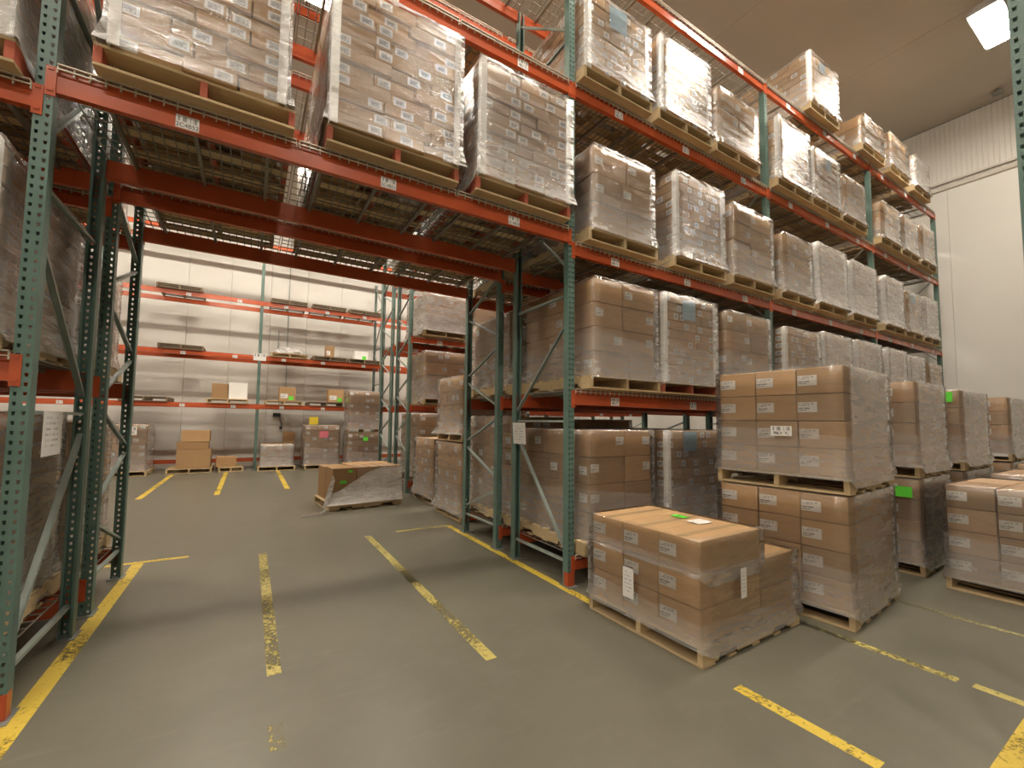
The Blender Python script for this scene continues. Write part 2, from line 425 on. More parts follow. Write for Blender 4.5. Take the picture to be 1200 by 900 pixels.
def beam_mesh(L, h):
    # step profile in (y,z): front face low, ledge, set-back upper lip
    p = [(0.0, -h / 2), (0.0, h * 0.16), (0.010, h * 0.22), (0.010, h / 2), (0.042, h / 2), (0.042, -h / 2)]
    return MB().prism(p, 'x', -L / 2, L / 2).mesh('rack_beam', 'orange')
def conn_mesh():
    m = MB().box(-0.022, 0.022, -0.006, 0.0, -0.10, 0.068)
    m.box(-0.012, 0.012, -0.011, -0.006, 0.045, 0.060); m.box(-0.012, 0.012, -0.011, -0.006, -0.075, -0.060)
    return m.mesh('beam_connector', 'orange')
def deck_mesh(wd, dp):
    m = MB(); t = 0.007
    nx = int(wd / 0.064)
    for i in range(nx + 1):
        x = -wd / 2 + wd * i / nx
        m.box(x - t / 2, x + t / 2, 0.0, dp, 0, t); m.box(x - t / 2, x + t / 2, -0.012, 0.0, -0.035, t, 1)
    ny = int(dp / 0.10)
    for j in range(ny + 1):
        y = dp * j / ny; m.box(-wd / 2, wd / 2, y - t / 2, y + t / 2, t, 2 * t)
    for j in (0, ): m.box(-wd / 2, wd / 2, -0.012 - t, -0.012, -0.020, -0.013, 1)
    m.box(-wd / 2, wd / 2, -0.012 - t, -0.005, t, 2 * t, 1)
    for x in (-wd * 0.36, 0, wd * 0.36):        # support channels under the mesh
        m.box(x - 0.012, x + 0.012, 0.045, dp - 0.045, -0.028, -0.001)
    return m.mesh('wire_deck', ['wire_shaded', 'wire'])
def brace_mesh(L):
    m = MB(); a = 0.034
    m.box(-a / 2, a / 2, 0, L, -0.002, 0.0); m.box(-a / 2, -a / 2 + 0.002, 0, L, -0.02, 0); m.box(a / 2 - 0.002, a / 2, 0, L, -0.02, 0)
    return m
STYLE_A = [(0, .23, 1, .23), (0, 1.57, 1, 1.57), (0, 2.82, 1, 2.82), (0, .30, 1, 1.42), (0, 2.56, 1, 1.68), (0, 3.10, 1, 3.98),
           (0, 4.10, 1, 4.10), (0, 5.05, 1, 4.2), (0, 5.5, 1, 5.5), (0, 5.6, 1, 6.4)]
STYLE_B = [(0, .28, 1, .27)] + [q for k in range(7) for q in ((0, .71 + .9 * k, 1, .39 + .9 * k), (0, .85 + .9 * k, 1, 1.2 + .9 * k)) if q[3] < 6.5 and q[1] < 6.5]

def floor_lv(z): return z < 2
def rack(name, label, y0, depth, frames, style, bays, group=None, guards=True):
    """bays: (xl, xr, [(z_mid, h, deck?, labels?)...]); the aisle face is at y0"""
    t = thing(name, label, 'pallet rack', (frames[0], y0, 0), 0, group); ox = frames[0]
    pm = cached('post', lambda: post_mesh(PH))
    for fx in frames:
        for (yy, rz) in ((0.0, 0), (depth, math.pi)):
            link('upright_post', pm, t, (fx - ox, yy, 0.004), (0, 0, rz))
            link('foot_plate', boxmesh(0.12, 0.15, 0.008, 'plate'), t, (fx - ox, yy + (0.03 if rz == 0 else -0.03), 0))
        if guards:
            link('post_guard', cached('guard', lambda: MB().box(-0.040, 0.040, -0.004, 0.0, 0.01, 0.135).box(-0.042, -0.038, -0.004, 0.05, 0.01, 0.135).box(0.038, 0.042, -0.004, 0.05, 0.01, 0.135).mesh('post_guard', 'orange')), t, (fx - ox, 0, 0))
        for (ta, za, tb, zb) in style:
            ya, yb = 0.05, depth - 0.05
            d = Vector((0, yb - ya, zb - za)); L = d.length
            me = cached(('brace', round(L, 3)), lambda: brace_mesh(L).mesh('brace', 'brace'))
            link('brace', me, t, (fx - ox, ya, za), (math.atan2(d.z, d.y), 0, 0))
    for (xl, xr, levels) in bays:
        L = xr - xl - 0.078
        for (z, h, deck, lab) in levels:
            for (yy, rz) in (((0.0, 0), (depth, math.pi)) if lab != 3 else ((depth, math.pi),)):
                b = link('rack_beam', cached(('beam', round(L, 3), h), lambda: beam_mesh(L, h)), t, ((xl + xr) / 2 - ox, yy, z), (0, 0, rz))
                for s in (-1, 1):
                    link('beam_connector', cached('conn', conn_mesh), b, (s * (L / 2 + 0.016), 0, 0))
                if lab and rz == 0:
                    for u in (0.165, 0.5, 0.835):
                        link('location_label', quad(0.12, 0.082, 'bar' if h > .14 and not floor_lv(z) else 'bartext'), b, (-L / 2 + L * u + random.uniform(-.05, .05), -0.0015, -h * 0.17))
            if deck:
                dw = L / 3 - 0.02
                for j in range(3):
                    link('wire_deck', cached(('deck', round(dw, 2), depth), lambda: deck_mesh(dw, depth)), t, (xl + 0.039 + L * (j + .5) / 3 - ox, 0.0, z + h / 2))
    return t
W = 3.70; WT = 3.74
def std(labels=1, tun=False, floor=True):
    lv = [(3.272, .125, 1, labels), (4.927, .125, 1, labels), (6.519, .125, 1, labels)]
    return ([(0.214, .13, 1, 0)] if floor else []) + [(1.794, .145, 1, labels)] + lv
TUN2 = [(3.395, .145, 1, 0), (4.927, .125, 1, 0), (6.519, .125, 1, 0)]
TUN = [(3.395, .145, 1, 1), (4.927, .125, 1, 1), (6.519, .125, 1, 1)]
front_rack = rack('pallet_rack', 'front row of green and orange pallet racking with a drive-through tunnel', 0.0, 0.99, [-7.44, -WT, 0.0, W, 2 * W, 3 * W], STYLE_A,
     [(-7.44, -WT, std()), (-WT, 0, TUN)] + [(i * W, (i + 1) * W, std()) for i in range(3)])
rack('pallet_rack', 'second row of racking standing back to back behind the front row', 1.32, 0.93, [-7.44, -WT, 0.0, W, 2 * W, 3 * W], STYLE_B,
     [(-7.44, -WT, std(0)), (-WT, 0, TUN2)] + [(i * W, (i + 1) * W, std(0)) for i in range(3)], guards=False)
MID = [(0.214, .13, 1, 0), (1.83, .13, 1, 1), (3.32, .13, 1, 1), (4.9, .13, 1, 1)]
rack('pallet_rack', 'middle row of racking seen through the tunnel at its right side', 5.48, 0.93, [0.26, 0.26 + W, 0.26 + 2 * W], STYLE_B,
     [(0.26, 0.26 + W, MID), (0.26 + W, 0.26 + 2 * W, MID)], guards=False)
rack('pallet_rack', 'racking row back to back behind the middle row beyond the tunnel', 6.80, 0.93, [0.26, 0.26 + W, 0.26 + 2 * W], STYLE_B,
     [(0.26, 0.26 + W, MID), (0.26 + W, 0.26 + 2 * W, MID)], guards=False)
FAR = [(0.25, .12, 0, 3), (1.92, .12, 0, 2), (3.40, .13, 0, 2), (5.08, .13, 0, 2), (6.9, .13, 0, 0)]
far_rack = rack('pallet_rack', 'almost empty racking along the far white wall', 11.3, 0.99, [-9.9, -6.2, -2.5, 1.2, 4.9], STYLE_A,
     [(-9.9, -6.2, FAR), (-6.2, -2.5, FAR), (-2.5, 1.2, FAR), (1.2, 4.9, FAR)], guards=False)
link('aisle_sign', quad(.34, .22, 'bar'), far_rack, (-2.5 + 9.9, -.02, 3.42))
# upright frame of the rack across the aisle
rack('upright_frame', 'green upright frame cut off at the upper right edge of the picture', -2.738, 0.99, [0.30], STYLE_A, [], guards=False).rotation_euler = (0, 0, -math.pi / 2)

# ------------------------------------------------------------------ pallets and wrapped loads
PW, PD, PHT = 1.016, 1.219, 0.132
def stringer_mesh(D, mat):
    h = 0.094; n = 0.23; a = 0.17
    p = [(-D / 2, 0), (-D / 2 + a, 0), (-D / 2 + a + .02, .038), (-D / 2 + a + n - .02, .038), (-D / 2 + a + n, 0),
         (D / 2 - a - n, 0), (D / 2 - a - n + .02, .038), (D / 2 - a - .02, .038), (D / 2 - a, 0), (D / 2, 0), (D / 2, h), (-D / 2, h)]
    return MB().prism(p, 'x', -0.019, 0.019).mesh('stringer', mat)
def pallet(parent, wd=PW, dp=PD, red=False, name='wooden_pallet'):
    p = part(name, parent) if name else parent
    sm = cached(('str', dp, red), lambda: stringer_mesh(dp, 'woodred' if red else 'wood'))
    for x in (-wd / 2 + 0.019, 0, wd / 2 - 0.019): link('stringer', sm, p, (x, 0, 0.018))
    for i in range(7):
        bw = 0.135 if i in (0, 6) else 0.09
        y = -dp / 2 + bw / 2 + (dp - bw) * i / 6
        link('deck_board', boxmesh(wd, bw, 0.019, 'wood', 0.002), p, (0, y, 0.112))
    for i in range(5):
        bw = 0.135 if i in (0, 4) else 0.09
        y = -dp / 2 + bw / 2 + (dp - bw) * i / 4
        link('deck_board', boxmesh(wd, bw, 0.018, 'wood', 0.002), p, (0, y, 0.0))
    return p

def wrap_mesh(wd, dp, h, flare, mat, top_in=0.03):
    def mk():
        rnd = random.Random(int(wd * 1000 + dp * 77 + h * 3100))
        v, f = [], []; nu, nv = 9, 9
        ring = []
        for side in range(4):
            for i in range(nu):
                u = i / nu; ring.append((side, u))
        n = len(ring)
        for j in range(nv + 1):
            t = j / nv
            for side, u in ring:
                fl = flare * max(0.0, 1 - t * 9) 
                a, b = wd / 2 + 0.012 + fl, dp / 2 + 0.012 + fl
                x, y = [(-a + 2 * a * u, -b), (a, -b + 2 * b * u), (a - 2 * a * u, b), (-a, b - 2 * b * u)][side]
                edge = min(u, 1 - u)
                dpt = rnd.uniform(-0.006, 0.004) if edge > 0.05 else 0.003
                nx, ny = [(0, -1), (1, 0), (0, 1), (-1, 0)][side]
                v.append((x + nx * dpt, y + ny * dpt, h * t + (rnd.uniform(-.008, .008) if 0 < j < nv else 0) - ((0.085 if side in (1, 3) and u > 0 else 0.022) if j == 0 else 0)))
        for j in range(nv):
            for i in range(n):
                i2 = (i + 1) % n; f.append((j * n + i, j * n + i2, (j + 1) * n + i2, (j + 1) * n + i))
        # film folded a little over the top edge
        b0 = len(v)
        for k, (side, u) in enumerate(ring):
            x, y, z = v[nv * n + k]; v.append((x * (1 - top_in / wd * 2), y * (1 - top_in / dp * 2), h + 0.006 + rnd.uniform(0, .004)))
        for i in range(n):
            i2 = (i + 1) % n; f.append((nv * n + i, nv * n + i2, b0 + i2, b0 + i))
        return mesh_from('stretch_wrap', v, f, mat, smooth=True)
    return cached(('wrap', round(wd, 2), round(dp, 2), round(h, 2), round(flare, 2), mat), mk)

# layouts: splits across the front and in depth for even and odd layers
def splits(kind, layer):
    o = layer % 2
    if kind == 'S':  return ([0, .36, .64, 1], [0, .34, .67, 1]) if o == 0 else ([0, .28, .72, 1], [0, .25, .5, .75, 1])
    if kind == 'T':  return ([0, .43, .76, 1], [0, .34, .67, 1]) if o == 0 else ([0, .30, .62, 1], [0, .25, .5, .75, 1])
    if kind == 'L':  return ([0, .55, 1], [0, .38, 1]) if o == 0 else ([0, .45, 1], [0, .62, 1])
    if kind == 'M':  return ([0, .34, .67, 1], [0, .5, 1]) if o == 0 else ([0, .5, 1], [0, .34, .67, 1])
    if kind == 'G':  return ([0, 1/3, 2/3, 1], [0, .60, 1])
    if kind == 'F':  return ([0, 1/3, 2/3, 1], [0, .5, 1])
    return ([0, .5, 1], [0, .5, 1])
LAYER = {'G': .215, 'S': 0.105, 'T': 0.105, 'L': 0.265, 'M': 0.185, 'F': 0.215}

def load(label, x0, x1, y0, y1, z, top, kind='S', rz=0.0, film_='film', corners=False, blue=None, red=False, card='card', back=False,
         near=2, flare=0.03, group='wrapped pallet loads', pal=(PW, PD), nl=None, lime=None, pallet_on=True, right=False, skip=None, film_h=None, slip=None):
    """x0..x1, y0..y1: plan of the carton block in its own frame (front = -y); rz turns it about its centre"""
    cx, cy = (x0 + x1) / 2, (y0 + y1) / 2; wd, dp = x1 - x0, y1 - y0
    t = thing('pallet_load', label, 'pallet load', (cx, cy, z), rz, group)
    pallet(t, pal[0], pal[1], red)
    H = top - z - PHT; n = nl or max(1, round(H / LAYER[kind])); lh = H / n
    rnd = random.Random(hash(label) % 99991 if False else sum(ord(c) * (i + 1) for i, c in enumerate(label)))
    for k in range(n):
        sx, sy = splits(kind, k + (0 if kind != 'T' else 1))
        if kind in ('S', 'T', 'L') and rnd.random() < 0.3: sx = [1 - q for q in sx][::-1]
        for i in range(len(sx) - 1):
            for j in range(len(sy) - 1):
                fr, lf, rg, bk = j == 0, i == 0, i == len(sx) - 2, j == len(sy) - 2
                if not (fr or lf or k == n - 1 or (rg and right) or (bk and back) or (rg and k > n - 3)): continue
                if skip and skip(k, i, j): continue
                a, b = sx[i] * wd, sx[i + 1] * wd; c, d = sy[j] * dp, sy[j + 1] * dp
                bw, bd, bh = b - a - 0.007, d - c - 0.007, lh - 0.005
                jx, jy = rnd.uniform(-.004, .004), rnd.uniform(-.006, .003)
                if kind == 'L' and fr: jy -= rnd.choice((0, .006, .014))
                if kind in ('S', 'T') and fr: jy -= (rnd.choice((0, .006, .02, .03)) if kind == 'T' else rnd.choice((0, .003, .009)))
                o = link('carton', boxmesh(bw, bd, bh, card, 0.006), t, (-wd / 2 + (a + b) / 2 + jx, -dp / 2 + (c + d) / 2 + jy, PHT + k * lh))
                if near and fr:
                    if kind in ('S', 'T'):
                        lw, lhh = (0.10, 0.062) if kind == 'T' else (0.075, 0.062)
                        u = rnd.choice((-1, 1, 0.2)) * (bw / 2 - lw / 2 - 0.02) if i else -(bw / 2 - lw / 2 - 0.015) * rnd.choice((1, -1))
                        link('carton_label', quad(lw, lhh, 'small'), o, (u, -bd / 2 - .002, bh * 0.5))
                    elif kind in 'FG':
                        link('carton_label', quad(0.135, 0.085, 'ship'), o, (-bw / 2 + 0.075, -bd / 2 - .002, bh * 0.52))
                    elif rnd.random() < 0.8:
                        link('carton_label', quad(0.11, 0.08, 'ship'), o, (rnd.choice((-1, 1)) * (bw / 2 - 0.075), -bd / 2 - .002, bh * rnd.choice((.5, .6))))
                if near and lf and kind not in 'FG' and rnd.random() < 0.7:
                    lw, lhh = (0.09, 0.06) if kind in ('S', 'T') else (0.11, 0.08)
                    link('carton_label', quad(lw, lhh, 'small' if kind in 'ST' else 'ship'), o, (-bw / 2 - .002, rnd.choice((-1, 1)) * (bd / 2 - 0.08), bh * 0.5), (0, 0, -math.pi / 2))
                if k == n - 1 and near == 3:
                    link('packing_tape', boxmesh(0.05, bd - 0.01, 0.001, 'tape'), o, (0, 0, bh))
    if corners:
        cb = cached(('corner', round(H, 2)), lambda: MB().box(0, .055, 0, .005, 0, H).box(0, .005, .005, .055, 0, H).mesh('corner_board', 'white'))
        for (sx_, sy_, r) in ((-1, -1, 0), (1, -1, math.pi / 2), (-1, 1, -math.pi / 2), (1, 1, math.pi)):
            link('corner_board', cb, t, (sx_ * (wd / 2 + .010), sy_ * (dp / 2 + (.034 if kind == 'T' else .018)), PHT + .001), (0, 0, r))
    if film_:
        ww, dd = (wd + .035, dp + (.075 if kind == 'T' else .05)) if corners else (wd + .012, dp + .045)
        hh = film_h or H
        link('stretch_wrap', wrap_mesh(ww, dd, hh, flare, film_), t, (0, 0, PHT))
    yb = -dp / 2 - (0.06 if corners else 0.054)
    if blue:
        link('blue_sheet', quad(blue[2] if len(blue) > 2 else 0.24, blue[3] if len(blue) > 3 else 0.22, 'blue'), t, (-wd / 2 + blue[0] * wd, -dp / 2 - .018, PHT + blue[1] * H))
    if lime:
        link('lime_sticker', quad(lime[2], lime[3], 'lime'), t, (-wd / 2 + lime[0] * wd, yb + .002, PHT + lime[1] * H))
    if slip:
        link('packing_slip', quad(slip[2], slip[3], 'bartext'), t, (-wd / 2 + slip[0] * wd, yb + .002, PHT + slip[1] * H))
    return t

ORD = ['first', 'second', 'third', 'fourth', 'fifth', 'sixth', 'seventh', 'eighth', 'ninth']
LOOK = {'S': 'flat cartons', 'L': 'large brown cartons', 'M': 'mid-sized tan cartons', 'T': 'flat tan cartons'}
LV = {1: ('first shelf', 1.794 + .0725), 2: ('second shelf', 3.272 + .0625), 3: ('third shelf', 4.927 + .0625), 4: ('top shelf', 6.519 + .0625), 0: ('floor-level beams', .214 + .065)}
EXTRA = {True: 'corner-boarded ', False: ''}
def rackload(level, n, x0, x1, top, kind, row='front rack', yy=(-0.09, 1.09), **kw):
    z = LV[level][1] + 0.016
    look = EXTRA[bool(kw.get('corners'))] + LOOK[kind]
    if kw.get('blue'): look += ' with blue sheet'
    lab = '%s, %s load right of tunnel, %s' % (look, ORD[n], LV[level][0])
    if row != 'front rack': lab = '%s, %s right of tunnel, %s of %s' % (look, ORD[n], LV[level][0], row)
    # wide blocks measured past their pallet are trimmed
    return load(lab, x0, x1, yy[0], yy[1], z, top, kind, **kw)
FF = dict(film_='film'); FM = dict(film_='filmm'); FC = dict(film_='filmc')
# first shelf
rackload(1, 0, .21, 1.10, 3.00, 'L', card='card2', film_='filmc')
rackload(1, 1, 1.25, 2.18, 3.02, 'S', corners=True, blue=(.46, .84), red=True, card='card2', film_='film')
rackload(1, 2, 2.45, 3.42, 2.99, 'L', card='card2', film_='filmc')
rackload(1, 3, 3.86, 4.84, 2.96, 'S', corners=True, card='card2', film_='film')
rackload(1, 4, 5.00, 5.94, 3.02, 'S', corners=True, film_='filmm', near=1)
rackload(1, 5, 6.22, 7.18, 3.03, 'S', corners=True, film_='filmm', near=1)
rackload(1, 6, 7.54, 8.40, 3.03, 'S', corners=True, film_='filmm', near=1)
rackload(1, 7, 8.62, 9.42, 2.98, 'S', corners=True, film_='filmm', near=1, card='card3')
rackload(1, 8, 9.66, 10.50, 2.92, 'L', film_='filmc', near=1)
# second shelf
rackload(2, 0, .20, 1.07, 4.36, 'L', card='card3', film_='filmc')
rackload(2, 1, 1.48, 2.38, 4.49, 'S', corners=True, film_='film', card='card2')
rackload(2, 2, 2.62, 3.55, 4.43, 'L', film_='filmc', card='card')
rackload(2, 3, 3.86, 4.66, 4.34, 'L', film_='filmc', card='card')
rackload(2, 4, 4.90, 5.86, 4.43, 'S', corners=True, film_='filmm')
rackload(2, 5, 6.12, 7.08, 4.40, 'S', corners=True, film_='filmm', near=1)
rackload(2, 6, 7.54, 8.40, 4.40, 'S', corners=True, film_='filmm', near=1)
rackload(2, 7, 8.64, 9.38, 4.30, 'M', film_='filmc', near=1, blue=(.5, .85, .3, .2), card='card')
rackload(2, 8, 9.64, 10.44, 4.33, 'M', film_='filmm', near=1, card='card3')
# third shelf
rackload(3, 0, .12, 1.02, 5.98, 'S', corners=True, blue=(.48, .84, .26, .26), film_='film')
rackload(3, 1, 1.24, 2.13, 6.05, 'S', corners=True, blue=(.52, .84, .26, .24), film_='film')
rackload(3, 2, 2.33, 3.22, 5.89, 'L', film_='filmc', card='card')
rackload(3, 3, 3.82, 4.70, 6.08, 'S', corners=True, film_='film')
rackload(3, 4, 4.85, 5.74, 5.97, 'S', corners=True, blue=(.6, .82, .2, .18), film_='film')
rackload(3, 5, 5.93, 6.74, 5.85, 'L', film_='filmc', card='card')
rackload(3, 6, 7.55, 8.39, 5.85, 'M', film_='filmc', near=1)
rackload(3, 7, 8.60, 9.40, 5.85, 'M', film_='filmc', near=1, card='card3')
rackload(3, 8, 9.66, 10.44, 5.93, 'M', film_='filmc', near=1)
# top shelf
rackload(4, 0, 4.86, 5.80, 7.58, 'S', corners=True, blue=(.45, .85, .2, .16), film_='film')
rackload(4, 1, 6.85, 7.72, 7.31, 'M', film_='filmc', near=1)
rackload(4, 2, 8.10, 9.05, 7.42, 'M', film_='filmc', near=1)
rackload(4, 3, 9.45, 10.30, 7.40, 'M', film_='filmm', near=1)
# on the bottom beams
rackload(0, 0, .14, 1.02, 1.48, 'L', card='card2', film_='filmc', nl=4)
rackload(0, 1, 1.28, 2.24, 1.48, 'S', corners=True, blue=(.40, .88, .24, .22), card='card2', film_='film')
# tunnel deck
TZ = 3.395 + .0725 + .016
load('flat tan cartons with white labels and red stringers over the tunnel, leftmost there', -3.46, -2.58, -.10, 1.10, TZ, 4.78, 'T', corners=True, film_='filmn', red=True, right=True)
load('wrapped flat tan cartons over the tunnel, middle one of the three', -2.29, -1.31, -.10, 1.10, TZ, 4.72, 'T', corners=True, film_='filmn', red=True)
load('wrapped flat cartons over the tunnel beside the green post, rightmost there', -1.10, -.14, -.10, 1.10, TZ, 4.65, 'T', corners=True, film_='film', red=True, card='card3')
# second row over the tunnel: seen from below through the mesh
for i, (a, b) in enumerate(((-3.5, -2.6), (-2.3, -1.35), (-1.1, -.15))):
    load('carton load on the rear half of the tunnel deck, %s from the left' % ORD[i], a, b, 1.29, 2.15, TZ, 4.5, 'L', film_='film', near=0, pal=(PW, 0.95))
# left bay, right-hand load of each shelf
load('wrapped flat cartons with white corner board left of the tunnel, first shelf', -4.80, -3.86, -.09, 1.09, LV[1][1] + .016, 2.96, 'S', corners=True, film_='film', right=True, card='card3')
load('wrapped flat cartons with white corner board left of the tunnel, second shelf', -4.80, -3.86, -.09, 1.09, LV[2][1] + .016, 4.6, 'S', corners=True, film_='film', red=True, right=True, card='card3')
load('wrapped carton load behind the paper sign left of the tunnel, at floor level', -4.80, -3.88, -.09, 1.09, LV[0][1] + .016, 1.56, 'S', film_='film', right=True, card='card2')
for lv, tp, fl in ((0, 1.5, 'film'), (1, 2.9, 'film'), (2, 4.4, 'film')):
    load('wrapped load on the second rack row left of the tunnel, %s' % LV[lv][0], -4.80, -3.88, 1.24, 2.30, LV[lv][1] + .016, tp, 'L', film_=fl, near=0, right=True, card='card3')
# second row, right of the tunnel
for lv, n, a, b, tp, kd in ((0, 0, .12, 1.05, 1.62, 'M'), (0, 1, 1.25, 2.2, 1.6, 'M'), (1, 0, .14, 1.05, 2.95, 'L'), (1, 1, 1.25, 2.2, 2.9, 'L'), (2, 0, .14, 1.05, 4.4, 'L'), (3, 0, -.0, 0, 0, 'L')):
    if lv == 3: continue
    rackload(lv, n, a, b, tp, kd, row='second rack row', yy=(1.24, 2.30), film_='film', near=2 if n == 0 else 0, card='card2', back=(n == 0))
load('pale wood pallet load behind the upper shelves, just right of the tunnel', .12, 1.05, 1.24, 2.30, LV[3][1] + .016, 6.0, 'L', film_='film', near=0, card='card')
# middle rack
load('wrapped brown cartons on the upper beam of the middle rack', .52, 1.50, 5.36, 6.5, 3.402, 4.36, 'L', film_='filmm', group='loads on the middle rack')
load('wrapped brown cartons on the lower beam of the middle rack', .56, 1.50, 5.36, 6.5, 1.912, 3.08, 'L', film_='film', group='loads on the middle rack')
load('brown cartons standing at floor level inside the middle rack', .46, 1.44, 5.38, 6.5, .297, 1.70, 'L', film_='film', group='loads on the middle rack')
load('second wrapped load along the middle rack, upper beam', 1.75, 2.7, 5.36, 6.5, 3.402, 4.3, 'L', film_='film', group='loads on the middle rack')
load('second wrapped load along the middle rack, lower beam', 1.75, 2.7, 5.36, 6.5, 1.912, 3.0, 'L', film_='film', group='loads on the middle rack')
load('second wrapped load along the middle rack, floor level', 1.75, 2.7, 5.36, 6.5, .297, 1.6, 'L', film_='film', group='loads on the middle rack')

# ------------------------------------------------------------------ loads on the floor, turned so their 40 inch face looks left
R90 = -math.pi / 2
def floorload(label, X0, X1, Y0, Y1, z, top, kind='F', **kw):
    """X,Y are world extents of the pallet; the carton front looks to -X"""
    cx, cy = (X0 + X1) / 2, (Y0 + Y1) / 2; wd, dp = Y1 - Y0, X1 - X0
    kw.setdefault('pal', (wd, dp)); i = kw.pop('inset', 0.02)
    turn = math.radians(kw.pop('turn', 0.0))       # turned about its near corner
    ex, ey = cx - X0, cy - Y0
    cx = X0 + ex * math.cos(turn) - ey * math.sin(turn); cy = Y0 + ex * math.sin(turn) + ey * math.cos(turn)
    return load(label, cx - wd / 2 + i, cx + wd / 2 - i, cy - dp / 2 + i, cy + dp / 2 - i, z, top, kind, rz=R90 + turn, right=True, group='pallet loads on the aisle floor', **kw)
f1 = floorload('low load of brown cartons with lime sticker on top, nearest on the floor', -.15, 1.11, -1.42, -.42, 0, .79, turn=0.8, kind='G', film_='filmc', near=3, nl=3, flare=.02, film_h=.44,
          skip=lambda k, i, j: k == 2 and j == 1, card='card')
link('stretch_wrap', wrap_mesh(.972, .75, .222, 0.0, 'filmc'), f1, (0, -.61 + .366, PHT + .438))
link('lime_sticker', cached('lime_flat', lambda: MB().box(-.06, .06, -.045, .045, 0, .001).mesh('lime', 'lime')), f1, (-.04, -.07, .7925), (0, 0, .1))
link('packing_slip', cached('slip_flat', lambda: MB().box(-.085, .085, -.06, .06, 0, .001).mesh('slip', 'white')), f1, (.15, -.10, .7925), (0, 0, 1.5))
link('packing_slip', quad(.10, .22, 'slip'), f1, (-.06, -.665, .36))
link('packing_slip', quad(.07, .20, 'slip'), f1, (.53, -.20, .47), (0, 0, math.pi / 2))
floorload('lower half of the nearest double stack of brown cartons', 1.32, 2.53, -1.68, -.68, 0, 1.0, turn=4.5, film_='filmc', nl=4, flare=.02, card='card')
floorload('upper half of the nearest double stack, four carton layers under film', 1.34, 2.55, -1.67, -.67, 1.012, 2.035, turn=4.5, film_='filmc', nl=4, flare=.02, card='card', slip=(.56, .40, .16, .085))
floorload('lower half of the second double stack, with a lime sticker', 3.43, 4.55, -1.53, -.53, 0, 1.0, turn=1.7, film_='film', nl=4, flare=.02, card='card2', lime=(.88, .84, .14, .11))
floorload('upper half of the second double stack, under thick film', 3.44, 4.56, -1.52, -.52, 1.012, 2.045, turn=1.7, film_='film', nl=4, flare=.03, card='card2')
floorload('wrapped load of brown cartons cut off by the right edge', 3.24, 4.46, -2.72, -1.72, 0, 1.0, film_='filmc', nl=4, flare=.02, card='card3')
floorload('second low carton load along the right edge, behind the cut-off one', 4.75, 5.97, -2.74, -1.74, 0, 1.03, film_='film', nl=4, card='card3')
floorload('third low carton load along the right edge, its top just showing', 6.20, 7.42, -2.72, -1.72, 0, 1.08, film_='film', nl=4, card='card')
floorload('lower half of the third double stack from the camera', 5.10, 6.32, -1.50, -.50, 0, 1.0, film_='film', nl=4, card='card2')
floorload('upper half of the third double stack, lime sticker at its top corner', 5.10, 6.32, -1.50, -.50, 1.012, 2.035, film_='film', nl=4, card='card2', lime=(.86, .90, .17, .13))
floorload('lower half of the farthest double stack by the right wall', 7.52, 8.74, -1.50, -.50, 0, 1.02, film_='film', nl=4, card='card2')
floorload('upper half of the farthest double stack by the right wall', 7.52, 8.74, -1.50, -.50, 1.047, 2.045, film_='film', nl=4, card='card2')
# loads beyond the tunnel on its right
floorload('single tall load of labelled cartons beyond the tunnel, beside the middle rack', .28, 1.48, 4.15, 5.15, 0, 1.22, kind='M', film_='film', flare=.04)
floorload('lower half of the double stack just behind the tunnel frame', .16, 1.38, 2.71, 3.71, 0, 1.20, kind='M', film_='film', flare=.06, nl=5)
floorload('upper half of the double stack just behind the tunnel frame', .18, 1.38, 2.73, 3.71, 1.225, 2.28, kind='M', film_='film', flare=.08, nl=4)

